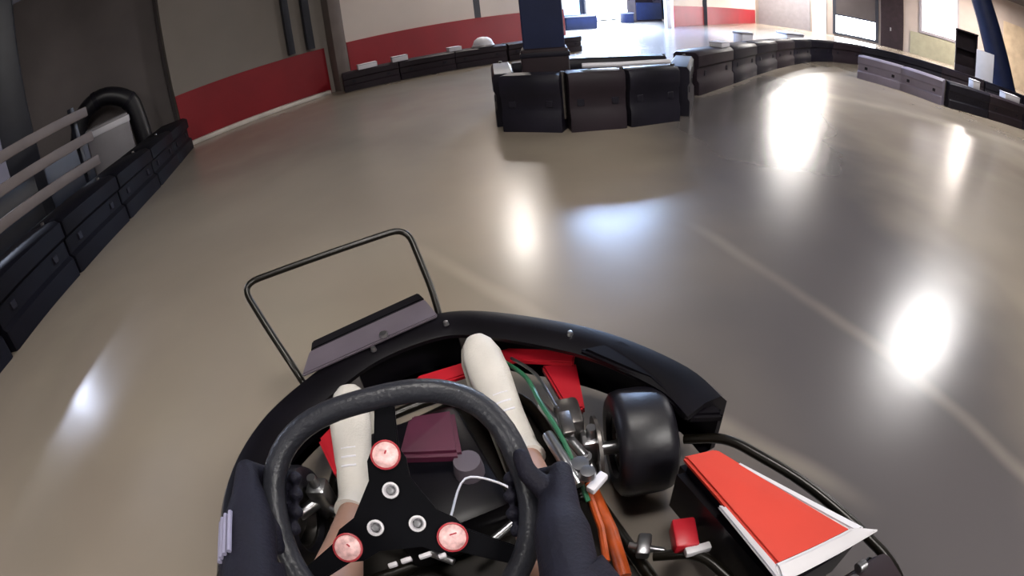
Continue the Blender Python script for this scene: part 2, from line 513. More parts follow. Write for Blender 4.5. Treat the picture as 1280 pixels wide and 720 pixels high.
# ceiling lamps, some of them added as fill
for i, (x, y, sx, sy, st, col) in enumerate(LAMPS):
    big = 'bluish' if col[2] > col[0] else 'warm white'
    t = empty('ceiling_light', (x, y, LAMP_Z), rad(15))
    where = ['the right of the track', 'the far right bend', 'the far right corner', 'the back room opening, added in place of a high window', 'the red wall beside the column',
             'the dark area left of the barrier', 'the right wall windows', 'the left rear behind the driver, added as unseen fill', 'the right rear behind the driver, added as unseen fill',
             'the kart itself, added as unseen fill', 'the far rear of the hall, added as unseen fill'][i]
    tag(t, label='%s ceiling lamp above %s' % (big, where), cat='lamp', group='lamps under the hall ceiling')
    bm = bmesh.new(); box(bm, (0, 0, .07), (sx + .08, sy + .08, .1), bev=.015); build('housing', bm, M['pale'], t)
    bm = bmesh.new(); box(bm, (0, 0, .005), (sx, sy, .02)); build('diffuser', bm, lamp_mat('lamp_glow_%d' % i, col, st), t, smooth=False)
    bm = bmesh.new(); cyl(bm, (-sx * .35, 0, .12), (-sx * .35, 0, CEIL - LAMP_Z), .008, 6); cyl(bm, (sx * .35, 0, .12), (sx * .35, 0, CEIL - LAMP_Z), .008, 6)
    build('hanger', bm, M['steel'], t)

# ------------------------------------------------------------------ dark steel column with its padded base
t = empty('steel_column', (.55, 4.86, 0), rad(-6), label='dark navy steel column rising out of the black barrier block mid track', cat='column')
bm = bmesh.new(); box(bm, (0, 0, CEIL / 2), (.38, .32, CEIL), bev=.012)
build('shaft', bm, M['navy'], t, smooth=False)
bm = bmesh.new(); box(bm, (0, 0, .33), (.44, .40, .66), bev=.03); build('base_pad', bm, M['brown'], t, label='dark brown pad wrapped round the foot')
bm = bmesh.new(); box(bm, (0, 0, .6), (.455, .415, .05), bev=.01); build('strap', bm, M['strap'], t)

# ------------------------------------------------------------------ track barriers
_proto = {}
def barrier(a, b, h, th, m, label, group, white=False):
    a, b = Vector((*a, 0)), Vector((*b, 0)); L = (b - a).length
    mid = (a + b) / 2; ang = math.atan2((b - a).y, (b - a).x)
    t = empty('track_barrier', mid, ang, label=label, cat='barrier', group=group)
    L2 = L * .985
    bm = bmesh.new()
    x = L2 / 2
    prof = [(-th / 2, 0), (-th / 2, h * .30), (-th * .42, h * .36), (-th * .42, h * .62), (-th / 2, h * .68), (-th / 2, h * .93), (-th * .38, h),
            (th * .38, h), (th / 2, h * .93), (th / 2, h * .68), (th * .42, h * .62), (th * .42, h * .36), (th / 2, h * .30), (th / 2, 0)]
    xs = [-x, -x + .025, x - .025, x]
    rings = []
    for k, xx in enumerate(xs):
        s = .94 if k in (0, 3) else 1
        rings.append([bm.verts.new((xx, p * s, q if q == 0 else q * (.985 if k in (0, 3) else 1))) for p, q in prof])
    for r, q in zip(rings, rings[1:]):
        for j in range(len(prof)): bm.faces.new((r[j], r[(j + 1) % len(prof)], q[(j + 1) % len(prof)], q[j]))
    bm.faces.new(rings[0]); bm.faces.new(rings[-1][::-1])
    build('body', bm, m, t)
    bm = bmesh.new()
    for s in (-1, 1): box(bm, (s * x * .62, 0, h * .49), (.06, th * .90, h * .12), bev=.004, seg=1)
    build('strap', bm, M['strap'], t)
    bm = bmesh.new(); cyl(bm, (x * 1.0, 0, h * .2), (x * 1.0, 0, h + .015), .02, 8); build('joining_pin', bm, M['steel'], t)
    return t

def run(path, step, h, th, m, lab, group, ends=None):
    """barrier modules end to end along a plan polyline"""
    P = catmull([(x, y, 0) for x, y in path], 12)
    pts = [P[0]]; acc = 0
    for p, q in zip(P, P[1:]):
        acc += (q - p).length
        if acc >= step: pts.append(q); acc = 0
    if acc > step * .4: pts.append(P[-1])
    n = len(pts) - 1
    words = ['first', 'second', 'third', 'fourth', 'fifth', 'sixth', 'seventh', 'eighth', 'ninth', 'tenth', 'eleventh', 'twelfth', 'thirteenth', 'fourteenth', 'fifteenth', 'sixteenth', 'seventeenth', 'eighteenth']
    for i in range(n):
        mm = m(i) if callable(m) else m
        barrier(pts[i].xy, pts[i + 1].xy, h, th, mm, lab % words[i], group)

run([(-4.78, 6.72), (-4.1, 4.85), (-3.75, 3.5), (-3.5, 1.9), (-3.5, 1.0), (-3.7, -.6)], 1.0, .50, .5, M['barrier_l'],
    '%s dark indigo barrier block along the left kerb counted from the red wall', 'left track barriers')
run([(-2.5, 8.75), (-1.8, 8.98), (-.68, 9.4), (.46, 9.8), (1.9, 10.7)], .95, .34, .34, M['barrier_b'],
    '%s low dark barrier below the red wall counted from the beige pillar', 'low barriers under the red wall')
# block round the column
grp = 'black barriers boxed round the column'
barrier((.12, 4.36), (.60, 4.14), .49, .22, M['barrier'], 'short black barrier at the left front corner of the column block', grp)
barrier((.62, 4.13), (1.10, 4.15), .50, .22, M['barrier_b'], 'brownish black barrier in the middle of the column block front', grp)
barrier((1.11, 4.16), (1.62, 4.32), .50, .22, M['barrier'], 'black barrier at the right front of the column block', grp)
barrier((.13, 4.45), (.14, 5.3), .49, .2, M['barrier'], 'black barrier on the left side of the column block', grp)
barrier((1.7, 4.4), (2.1, 5.25), .48, .22, M['barrier'], 'black barrier on the right side of the column block', grp)
barrier((.25, 5.45), (1.95, 5.45), .46, .2, M['barrier'], 'long black barrier closing the back of the column block', grp)
run([(2.2, 5.45), (2.95, 6.15), (3.8, 7.0), (4.7, 7.85), (5.8, 8.8), (7.0, 9.7), (8.3, 10.2), (9.5, 10.1), (10.6, 9.2), (11.6, 7.9), (12.9, 6.9), (14.6, 6.2)], 1.15, .50, .34,
    lambda i: M['barrier'] if i % 3 else M['barrier_b'], '%s dark barrier of the long right hand run counted from the column block', 'right hand run of barriers')
run([(6.9, 7.75), (7.35, 7.0), (7.55, 6.1), (8.3, 5.75), (9.6, 5.35), (10.8, 5.05), (12.2, 4.75), (13.8, 4.5)], .95, .46, .34,
    lambda i: M['barrier_p'] if i < 2 else (M['barrier_b'] if i % 2 else M['strap']), '%s barrier of the near right bend counted from its pale lilac end', 'near right bend barriers')

# small pale things lying on and by the barriers
def dome(loc, r, h, m, label, cat='cap', name='safety_cap'):
    t = empty(name, loc, 0, label=label, cat=cat)
    bm = bmesh.new(); lathe(bm, [(0, h), (r * .45, h * .93), (r * .8, h * .66), (r * .97, h * .25), (r, 0), (0, 0)], (0, 0, 0), (0, 0, 1), 20); build('shell', bm, m, t)
    bm = bmesh.new(); lathe(bm, [(r * .98, .0), (r * 1.08, .0), (r * 1.08, h * .12), (r * .98, h * .2)], (0, 0, 0), (0, 0, 1), 20); build('rim', bm, M['pale'], t)
dome((-.02, 9.64, .34), .2, .19, M['white'], 'round white cap resting on the low barrier left of the column')
def crate(loc, s, rz, m, label, cat='box', name='plastic_box'):
    t = empty(name, loc, rz, label=label, cat=cat)
    bm = bmesh.new(); box(bm, (0, 0, s[2] / 2), s, bev=min(s) * .08); build('body', bm, m, t)
    bm = bmesh.new(); box(bm, (0, 0, s[2] * .9), (s[0] * 1.05, s[1] * 1.05, s[2] * .1), bev=min(s) * .02); build('lid', bm, M['pale'] if m is not M['pale'] else M['white'], t)
crate((-2.05, 8.87, .34), (.34, .2, .09), .35, M['white'], 'small white box on the low barrier nearest the beige pillar')
crate((-1.5, 9.06, .34), (.28, .18, .10), .35, M['white'], 'second small white box on the low barrier right of the beige pillar')
crate((-.55, 9.45, .34), (.24, .18, .08), .35, M['white'], 'small white box on the middle of the low barrier below red wall')
crate((5.9, 10.9, 0), (.35, .35, .45), .2, M['white'], 'pale box on the floor beyond the right run, left one of two')
crate((8.4, 12.6, 0), (.65, .5, .45), .1, M['white'], 'pale box on the floor beyond the right run, right one of two')
crate((9.3, 5.47, .46), (.45, .22, .12), -.3, M['white'], 'white box on the near right bend barrier, left one')
crate((11.0, 5.02, .46), (.6, .24, .12), -.25, M['white'], 'long white box on the near right bend barrier by frame edge')
crate((3.0, 6.2, .5), (.3, .18, .07), .75, M['white'], 'white box on the black run right beside the column block')
crate((8.3, 5.78, .46), (.18, .18, .16), -.3, M['white'], 'tiny white box at the corner of the near right bend')
# white rail lying on the column block
bm = bmesh.new(); tube(bm, corner([(.78, 4.22, .53), (1.1, 4.2, .53), (1.6, 4.35, .53)], .1), .022, 8); o = build('white_rail', bm, M['white'])
tag(o, label='thin white rail lying along the top of the column block', cat='rail')

# ------------------------------------------------------------------ things behind the left barrier
t = empty('tyre_wall_arch', (-5.75, 6.25, 0), rad(38), label='black padded arch standing on the floor round a pale grey box', cat='padding')
bm = bmesh.new()
path = catmull([(-.62, 0, .0), (-.60, 0, .6), (-.42, 0, 1.15), (0, 0, 1.33), (.42, 0, 1.12), (.52, 0, .75), (.55, 0, .0)], 6)
tube(bm, path, .15, 12)
build('cushion', bm, M['rubber'], t)
bm = bmesh.new()
for i in (8, 16, 24): tube(bm, [path[i], path[i + 1]], .158, 12)
build('strap', bm, M['strap'], t)
crate((-5.5, 5.95, 0), (.72, .4, .95), rad(38), M['pale'], 'large pale grey box under the black arch at left')
# pale rails
t = empty('rail_fence', (-4.75, 3.4, 0), 0, label='pale grey rail fence standing behind the left barrier', cat='fence')
for z in (.60, .90, 1.2):
    bm = bmesh.new(); a, b = Vector((-.1, -2.6, z)), Vector((.25, 1.15, z)); d = b - a
    box(bm, (a + b) / 2, (d.length, .05, .12), rz=math.atan2(d.y, d.x), bev=.012)
    build('rail', bm, M['post'], t)
for y in (-2.4, -.7, 1.0):
    bm = bmesh.new(); box(bm, (-.18 + .09 * (y + 2.4), y, .66), (.07, .07, 1.32), bev=.01); build('post', bm, M['steel_dark'], t)
bm = bmesh.new(); box(bm, (0, 0, CEIL / 2), (.45, .3, CEIL), bev=.02)
o = build('dark_column', bm, M['steel_dark']); o.location = (-5.2, 3.9, 0); o.rotation_euler.z = rad(50)
tag(o, label='dark steel column at the far left behind the pale rails', cat='column')

# ------------------------------------------------------------------ things in the back room and along the right wall
def cabinet(loc, s, rz, m, label, name='cabinet', shelves=2, m2=None):
    t = empty(name, loc, rz, label=label, cat='cabinet')
    w, d, h = s
    bm = bmesh.new()
    box(bm, (-w / 2 + .02, 0, h / 2), (.04, d, h)); box(bm, (w / 2 - .02, 0, h / 2), (.04, d, h)); box(bm, (0, d / 2 - .01, h / 2), (w, .02, h))
    box(bm, (0, 0, h - .02), (w + .04, d + .04, .04)); box(bm, (0, 0, .04), (w, d, .08))
    build('carcass', bm, m, t, smooth=False)
    for k in range(shelves):
        bm = bmesh.new(); box(bm, (0, 0, h * (k + 1) / (shelves + 1)), (w - .08, d - .04, .03)); build('shelf', bm, m, t, smooth=False)
    bm = bmesh.new(); box(bm, (0, -d / 2, h * .2), (w - .1, .03, h * .32), bev=.005); build('door', bm, m2 or m, t)
cabinet((7.55, 23.6, 0), (2.2, .5, 2.6), rad(38), M['brown'], 'dark brown cabinet with blue lower door right of the bright doorway', m2=M['navy'])
crate((3.35, 18.3, 0), (1.3, .6, .55), rad(20), M['navy'], 'dark blue crate on the floor left of the bright doorway')
crate((6.3, 22.4, 0), (.5, .4, .5), rad(20), M['navy'], 'small dark blue crate on the floor before the dark cabinet')
bm = bmesh.new(); box(bm, (0, 0, 1.6), (.4, .12, 3.2), bev=.02)
o = build('white_banner_post', bm, M['white']); o.location = (6.75, 18.35, 0); o.rotation_euler.z = pi / 4
tag(o, label='white upright board at the right edge of the wide opening', cat='board')
cabinet((13.6, 9.9, 0), (.75, .4, 1.7), rad(-50), M['brown'], 'dark shelf unit standing left of the white board near right wall')
t = empty('white_board', (12.35, 8.25, 0), rad(-55), label='pale grey upright board standing behind the right barriers', cat='board')
bm = bmesh.new(); box(bm, (0, 0, .72), (.55, .05, 1.05), bev=.01); build('panel', bm, M['white'], t)
for s in (-1, 1):
    bm = bmesh.new(); box(bm, (s * .2, 0, .1), (.04, .3, .2), bev=.005); build('foot', bm, M['steel'], t)
bm = bmesh.new()
a, b = Vector((0, 0, 0)), Vector((-1.0, .9, 3.6)); tube(bm, [a, a + (b - a) * .5, b], [.42, .37, .32], 16)
o = build('leaning_post', bm, M['navy']); o.location = (13.6, 8.1, 0)
tag(o, label='thick navy blue post leaning left behind the right barriers', cat='post')

# ================================================================== the kart (local x = right, y = forward)
KO = (-.17, .47, 0); KR = rad(22)
kart = empty('go_kart', KO, KR, label='black and red rental go kart carrying the driver in the foreground', cat='go kart')
def part(name, bm, m, parent=None, **kw): return build(name, bm, m, parent or kart, **kw)

# nose fairing: black curved shell
outer = [(-.45, .10), (-.41, .33), (-.315, .49), (-.18, .595), (.0, .685), (.2, .70), (.335, .64), (.495, .475), (.59, .33), (.655, .15), (.655, .03)]
path = catmull([(x, y, .08) for x, y in outer], 5)
bm = bmesh.new()
sweep(bm, path, [(.0, 0), (-.03, 0), (-.03, .15), (.03, .19), (.072, .172), (.077, .187), (.03, .205), (-.02, .20), (-.045, .17), (-.045, 0)][::-1])
part('nose_fairing', bm, M['black'])
# right rear end of the fairing: wider flap
bm = bmesh.new(); quad_slab(bm, [(.49, .36, .285), (.60, .33, .285), (.67, .13, .27), (.66, -.01, .26), (.585, .04, .26), (.575, .18, .275)], .03, .008)
part('fairing_flap', bm, M['black'])
# bolts on the fairing
for x, y in ((.02, .64), (.235, .645), (.50, .42)):
    bm = bmesh.new(); lathe(bm, [(0, .012), (.007, .01), (.009, 0), (0, 0)], (x, y, .283), (0, 0, 1), 10); part('fairing_bolt', bm, M['alu'])
# hoop
hp = corner([(-.195, .655, .2), (-.215, .70, .27), (-.315, .95, .45), (.245, .985, .45), (.25, .80, .30), (.235, .70, .22)], .06, 6)
bm = bmesh.new(); tube(bm, hp, .0105, 10); part('front_hoop', bm, M['tube'])
bm = bmesh.new(); quad_slab(bm, [(-.19, .615, .30), (-.155, .705, .305), (.215, .775, .305), (.225, .68, .30)], .012, .004)
npl = part('number_panel', bm, M['plate'], label='blank grey panel bolted over the nose')
bm = bmesh.new(); quad_slab(bm, [(-.15, .705, .306), (-.14, .735, .315), (.205, .805, .315), (.215, .775, .306)], .02, .004)
build('panel_edge', bm, M['black'], npl)
bm = bmesh.new(); lathe(bm, [(0, .01), (.012, .008), (.014, 0), (0, 0)], (.06, .665, .302), (0, 0, 1), 10); build('panel_bolt', bm, M['alu'], npl)
# floor tray and chassis
bm = bmesh.new(); quad_slab(bm, [(-.22, -.85, .05), (-.24, .2, .05), (-.15, .55, .05), (.22, .60, .05), (.38, .45, .05), (.34, -.2, .05), (.30, -.85, .05)], .006)
part('floor_tray', bm, M['tray'])
for name, pts in (('chassis_tube', [(-.25, -.95, .07), (-.27, .0, .07), (-.22, .45, .07), (-.05, .60, .07), (.2, .61, .07), (.38, .5, .07), (.36, .0, .07), (.32, -.95, .07)]),
                  ('chassis_cross_tube', [(-.26, .1, .07), (.36, .1, .07)]), ('chassis_cross_tube', [(-.25, -.6, .07), (.33, -.6, .07)])):
    bm = bmesh.new(); tube(bm, corner(pts, .1), .015, 10); part(name, bm, M['tube'])
# red front frame
bm = bmesh.new()
quad_slab(bm, [(.09, .535, .19), (.11, .585, .195), (.38, .565, .195), (.535, .455, .195), (.505, .415, .19), (.37, .515, .19)], .02, .005)
part('front_crossbar', bm, M['redp'], label='red front crossbar')
bm = bmesh.new(); quad_slab(bm, [(.435, .475, .17), (.52, .43, .175), (.455, .275, .16), (.415, .295, .16)], .03, .006)
part('front_bracket', bm, M['redp'], label='red bracket at the right front corner')
bm = bmesh.new(); quad_slab(bm, [(-.20, .46, .21), (-.13, .50, .22), (-.12, .36, .2), (-.18, .33, .2)], .04, .008)
part('pedal_guard', bm, M['redp'], label='red guard left of the left shoe')
# tyres
def wheel(u, v, z, r, w, yaw, name='front_wheel'):
    t = empty(name, (u, v, z), yaw); t.parent = kart
    ax = (1, 0, 0)
    bm = bmesh.new()
    pr = [(r * .55, -w / 2 + .01), (r * .62, -w / 2), (r * .85, -w / 2 - .002), (r * .96, -w * .44), (r, -w * .3), (r, w * .3), (r * .96, w * .44), (r * .85, w / 2 + .002), (r * .62, w / 2), (r * .55, w / 2 - .01), (r * .55, -w / 2 + .01)]
    lathe(bm, pr, (0, 0, 0), ax, 36); build('tyre', bm, M['rubber'], t)
    bm = bmesh.new()
    lathe(bm, [(r * .57, -w / 2 + .012), (r * .5, -w / 2 + .015), (r * .46, -w * .2), (r * .22, -w * .18), (r * .2, -w * .32), (0, -w * .32), (0, w * .3), (r * .2, w * .3), (r * .46, w * .1), (r * .5, w / 2 - .015), (r * .57, w / 2 - .012)], (0, 0, 0), ax, 28)
    build('wheel_rim', bm, M['steel'], t)
    bm = bmesh.new()
    for k in range(3):
        a = 2 * pi * k / 3 + .4
        lathe(bm, [(0, -w * .40), (.008, -w * .40), (.009, -w * .18), (0, -w * .18)], (0, .022 * cos(a), .022 * sin(a)), ax, 8)
    build('wheel_nuts', bm, M['alu'], t)
wheel(.520, .125, .135, .135, .135, rad(-22))
wheel(-.335, .30, .135, .135, .12, rad(-22))
wheel(.60, -1.0, .14, .14, .2, 0, 'rear_wheel')
wheel(-.48, -1.0, .14, .14, .2, 0, 'rear_wheel')
# steering knuckles, brake disc, tie rod
def knuckle(u, v, s):
    bm = bmesh.new()
    box(bm, (u, v, .13), (.05, .05, .12), rz=rad(-22), bev=.008)
    cyl(bm, (u, v, .05), (u, v, .22), .013); cyl(bm, (u, v, .135), (u + s * .10, v - s * .04 * s, .135), .017)
    part('steering_knuckle', bm, M['alu'])
knuckle(.405, .165, 1); knuckle(-.235, .33, -1)
bm = bmesh.new(); lathe(bm, [(.03, -.004), (.085, -.004), (.085, .004), (.03, .004), (.03, -.004)], (.415, .155, .14), (cos(rad(-22)), sin(rad(-22)), 0), 30)
part('brake_disc', bm, M['steel'])
bm = bmesh.new(); box(bm, (.385, .235, .19), (.06, .09, .08), rz=rad(-18), bev=.012); box(bm, (.36, .20, .225), (.03, .07, .02), rz=rad(-18), bev=.004); part('brake_caliper', bm, M['steel'])
bm = bmesh.new(); cyl(bm, (.05, .04, .13), (.36, .13, .16), .009); lathe(bm, [(0, -.014), (.018, -.012), (.018, .012), (0, .014)], (.365, .13, .165), (0, 0, 1), 12); part('tie_rod', bm, M['alu'])
bm = bmesh.new(); cyl(bm, (.0, .04, .13), (-.22, .28, .15), .009); part('tie_rod', bm, M['alu'])
bm = bmesh.new(); tube(bm, catmull([(.345, .52, .19), (.355, .40, .22), (.335, .28, .24), (.33, .16, .22), (.31, .02, .17)], 5), .006, 8); part('brake_hose', bm, M['green'], label='green hose beside the right shoe')
bm = bmesh.new(); tube(bm, catmull([(.36, .50, .21), (.375, .38, .235), (.36, .25, .24)], 5), .0045, 8); part('cable', bm, M['alu'], label='pale cable beside the right shoe')
bm = bmesh.new(); cyl(bm, (.345, .30, .21), (.36, .12, .19), .012); cyl(bm, (.31, .20, .22), (.305, .05, .2), .014); cyl(bm, (.40, .28, .17), (.38, .10, .12), .01)
lathe(bm, [(0, .02), (.02, .018), (.022, 0), (0, 0)], (.33, .09, .2), (0, 0, 1), 12); lathe(bm, [(0, .02), (.016, .018), (.018, 0), (0, 0)], (.325, .05, .22), (0, 0, 1), 12)
part('linkage', bm, M['alu'])
bm = bmesh.new(); box(bm, (.34, .035, .20), (.055, .022, .02), rz=.4, bev=.005); part('clamp', bm, M['white'], label='pale clamp')
bm = bmesh.new(); tube(bm, [(.35, .08, .13), (.325, -.05, .125), (.29, -.16, .12)], .016, 10); tube(bm, [(.33, .06, .16), (.30, -.05, .16), (.27, -.12, .15)], .008, 8)
part('linkage_rod', bm, M['orange'], label='orange brown rod beside the right leg')
# pedals
for u in (-.085, .30):
    bm = bmesh.new(); box(bm, (u, .60, .20), (.09, .012, .15), rot=Euler((rad(-18), 0, 0)).to_matrix(), bev=.004); cyl(bm, (u, .58, .06), (u, .60, .2), .009); part('pedal', bm, M['steel'])
# dark masses inside the cockpit: fuel tank under the wheel, steering column
bm = bmesh.new(); box(bm, (.04, .26, .13), (.26, .36, .14), bev=.03); part('fuel_tank', bm, M['black'])
bm = bmesh.new(); lathe(bm, [(0, .03), (.03, .028), (.034, 0), (.034, -.02), (0, -.02)], (.115, .20, .215), (0, 0, 1), 20); part('tank_cap', bm, M['plate'])
bm = bmesh.new(); quad_slab(bm, [(-.02, .26, .27), (.04, .36, .28), (.14, .33, .28), (.11, .21, .26)], .04, .01); part('column_support', bm, M['maroon'], label='maroon plastic bracket')
bm = bmesh.new(); cyl(bm, (-.01, .12, .10), (-.035, -.09, .555), .014); part('steering_column', bm, M['steel'])
bm = bmesh.new(); tube(bm, catmull([(.02, -.06, .45), (.07, .02, .42), (.12, .0, .40), (.15, -.04, .38)], 5), .002, 6); part('wiring', bm, M['white'])

# steering wheel
WT, WH = rad(35), rad(-7)
WC = Vector((-.043, -.125, .592))
lat = Vector((cos(WH), sin(WH), 0)); fwu = Vector((-sin(WH) * cos(WT), cos(WH) * cos(WT), sin(WT))); nor = lat.cross(fwu)
def W(x, y, z=0): return WC + lat * x + fwu * y + nor * z
swh = empty('steering_wheel', (0, 0, 0)); swh.parent = kart
RR = .158
def rimxy(a, r=RR):
    # round wheel with a flattened top
    c_, s_ = cos(a), sin(a)
    if s_ <= 0: return (r * c_, r * s_)
    f = (abs(c_) ** 2.7 + abs(s_ / .93) ** 2.7) ** (-1 / 2.7)
    return (r * c_ * f, r * s_ * f)
bm = bmesh.new(); tube(bm, [W(*rimxy(2 * pi * k / 64)) for k in range(64)], .0155, 12, closed=True); build('rim', bm, M['rim'], swh)
ST = rad(-8)
bm = bmesh.new()
# tri-lobed hub plate
lob = []
HC = Vector((-.008, 0))
for k in range(3):
    a = ST + pi / 2 + k * 2 * pi / 3
    for da, rr in ((-.52, .052), (-.34, .074), (-.16, .09), (.16, .09), (.34, .074), (.52, .052)):
        lob.append((HC.x + rr * cos(a + da), HC.y + rr * sin(a + da)))
top = [bm.verts.new(W(x, y, -.006)) for x, y in lob]; bot = [bm.verts.new(W(x, y, -.014)) for x, y in lob]
bm.faces.new(top); bm.faces.new(bot[::-1])
for i in range(len(lob)): bm.faces.new((top[i], bot[i], bot[(i + 1) % len(lob)], top[(i + 1) % len(lob)]))
build('hub_plate', bm, M['hub'], swh, smooth=False)
for k in range(3):
    a = ST + pi / 2 + k * 2 * pi / 3
    d = Vector((cos(a), sin(a))); s = Vector((-d.y, d.x))
    bm = bmesh.new()
    P0, P1 = HC + d * .07, d * (RR - .006)
    quad_slab(bm, [W(*(P0 - s * .017), -.008), W(*(P0 + s * .017), -.008), W(*(P1 + s * .012), -.002), W(*(P1 - s * .012), -.002)], .007, .002)
    build('spoke', bm, M['hub'], swh)
    p = HC + d * .075
    bm = bmesh.new(); lathe(bm, [(.0170, 0), (.0190, 0), (.0190, .005), (.0170, .006), (.0165, .004), (.0170, 0)], W(p.x, p.y, -.006), nor, 24); build('cap_ring', bm, M['capred'], swh)
    bm = bmesh.new(); lathe(bm, [(0, .009), (.012, .0085), (.0165, .005), (.0165, -.002), (0, -.002)], W(p.x, p.y, -.006), nor, 24); build('cap', bm, M['pink'], swh)
    bm = bmesh.new(); box(bm, W(p.x + .002, p.y + .004, .0028), (.0022, .009, .001), rz=WH - .4 + k, bev=.0003); build('cap_mark', bm, M['capred'], swh)
    p = HC + d * .030
    bm = bmesh.new(); lathe(bm, [(.006, 0), (.0105, 0), (.0105, .005), (.008, .006), (.006, .003), (.006, 0)], W(p.x, p.y, -.006), nor, 18); build('washer', bm, M['trimw'], swh)
    bm = bmesh.new(); lathe(bm, [(0, .0075), (.004, .007), (.006, .004), (.006, -.001), (0, -.001)], W(p.x, p.y, -.006), nor, 6); build('bolt', bm, M['alu'], swh)
bm = bmesh.new()
for x, y, w_ in ((-.03, -.062, .012), (-.012, -.060, .014), (.012, -.060, .016), (.032, -.066, .010)): box(bm, W(x, y, -.006), (w_, .006, .006), rz=WH + .1, bev=.0015)
build('tape_marks', bm, M['trimw'], swh, label='small white marks below the hub')

# side pods
def pod(sx, red):
    A, B, Cc, D = (.487, -.055, .285), (.555, -.085, .29), (.640, -.425, .29), (.470, -.37, .285)
    f = lambda p: (p[0] if sx > 0 else .04 - p[0] * .92, p[1], p[2])
    sp = empty('side_pod', (0, 0, 0)); sp.parent = kart
    bm = bmesh.new(); quad_slab(bm, [f(p) for p in (A, B, Cc, D)], .02, .006); build('pod_top', bm, M['pad'], sp, label='orange red top panel')
    bm = bmesh.new()
    A2, B2, C2, D2 = (.472, -.045, .262), (.57, -.075, .262), (.672, -.45, .262), (.462, -.405, .262)
    quad_slab(bm, [f(p) for p in (A2, B2, C2, D2)], .16, .02); build('pod_shell', bm, M['black'], sp)
    bm = bmesh.new()
    quad_slab(bm, [f(p) for p in ((.466, -.366, .290), (.640, -.422, .296), (.690, -.470, .286), (.456, -.402, .278))], .03, .005)
    quad_slab(bm, [f(p) for p in ((.560, -.14, .287), (.575, -.14, .284), (.668, -.44, .286), (.640, -.43, .290))], .02, .004)
    quad_slab(bm, [f(p) for p in ((.478, -.20, .283), (.468, -.19, .278), (.452, -.395, .278), (.468, -.375, .285))], .02, .004)
    build('pod_edge', bm, M['trimw'], sp, label='white rear and outer edge')
pod(1, True)
# small red block with white edge between leg and pod
bm = bmesh.new(); box(bm, (.425, -.17, .17), (.05, .07, .05), rz=-.5, bev=.006); part('pod_mount', bm, M['redp'], label='small red block inside the side pod')
bm = bmesh.new(); box(bm, (.425, -.215, .18), (.055, .018, .02), rz=-.35, bev=.004); part('pod_mount_edge', bm, M['trimw'], label='white edge strip')
# side bumper bars
bm = bmesh.new(); tube(bm, corner([(.60, .05, .16), (.66, -.03, .2), (.715, -.235, .2), (.725, -.40, .2), (.72, -.55, .2), (.66, -.66, .2), (.35, -.70, .16)], .08), .0125, 10)
tube(bm, corner([(.36, -.16, .14), (.43, -.22, .17), (.45, -.42, .17), (.60, -.52, .18), (.70, -.50, .18)], .06), .012, 10)
part('side_bumper', bm, M['tube'])
bm = bmesh.new(); box(bm, (.60, -.54, .19), (.20, .12, .10), rz=-.25, bev=.025); box(bm, (.47, -.45, .17), (.07, .10, .08), rz=-.1, bev=.015); part('engine_cover', bm, M['brown'])
bm = bmesh.new(); cyl(bm, (.575, -.50, .245), (.595, -.505, .245), .014); cyl(bm, (.61, -.49, .25), (.63, -.495, .25), .012); part('cover_bolts', bm, M['alu'])
bm = bmesh.new(); tube(bm, corner([(-.40, -.05, .16), (-.50, -.3, .2), (-.52, -.55, .2), (-.35, -.7, .16)], .08), .0125, 10); part('side_bumper', bm, M['tube'])
# bracket bits near the orange rod
bm = bmesh.new(); box(bm, (.365, -.12, .12), (.03, .055, .03), rz=-.7, bev=.006); cyl(bm, (.34, -.10, .12), (.39, -.16, .13), .008); part('bracket', bm, M['alu'])
# seat, axle, engine and rear bar
bm = bmesh.new()
def seat_prof(i, t):
    w_ = .20 + .02 * sin(t * pi); th = .012
    return [(-w_, .10), (-w_ * .96, .02), (-w_ * .7, -.02), (0, -.03), (w_ * .7, -.02), (w_ * .96, .02), (w_, .10), (w_ + th, .10), (w_ * .98 + th, .01), (w_ * .7, -.034), (0, -.044), (-w_ * .7, -.034), (-w_ * .98 - th, .01), (-w_ - th, .10)]
sweep(bm, catmull([(-.03, -.32, .115), (-.03, -.55, .10), (-.03, -.78, .14), (-.03, -.92, .34), (-.03, -.98, .6)], 5), seat_prof)
part('seat', bm, M['black'])
bm = bmesh.new(); cyl(bm, (-.50, -1.0, .14), (.62, -1.0, .14), .02); part('rear_axle', bm, M['steel'])
eng = empty('engine', (0, 0, 0)); eng.parent = kart
bm = bmesh.new(); box(bm, (.33, -.80, .22), (.22, .24, .22), bev=.03); build('crankcase', bm, M['steel'], eng)
bm = bmesh.new()
for k in range(6): box(bm, (.33, -.80, .35 + k * .016), (.20, .20, .010), bev=.001, seg=1)
build('cooling_fin', bm, M['steel'], eng)
bm = bmesh.new(); cyl(bm, (.33, -.68, .3), (.33, -.58, .3), .05); build('air_filter', bm, M['black'], eng)
bm = bmesh.new(); tube(bm, corner([(-.45, -1.12, .16), (-.5, -1.22, .2), (.62, -1.22, .2), (.58, -1.12, .16)], .08), .015, 10); tube(bm, [(-.25, -.95, .07), (-.25, -1.21, .2)], .012); tube(bm, [(.32, -.95, .07), (.32, -1.21, .2)], .012)
part('rear_bumper', bm, M['tube'])

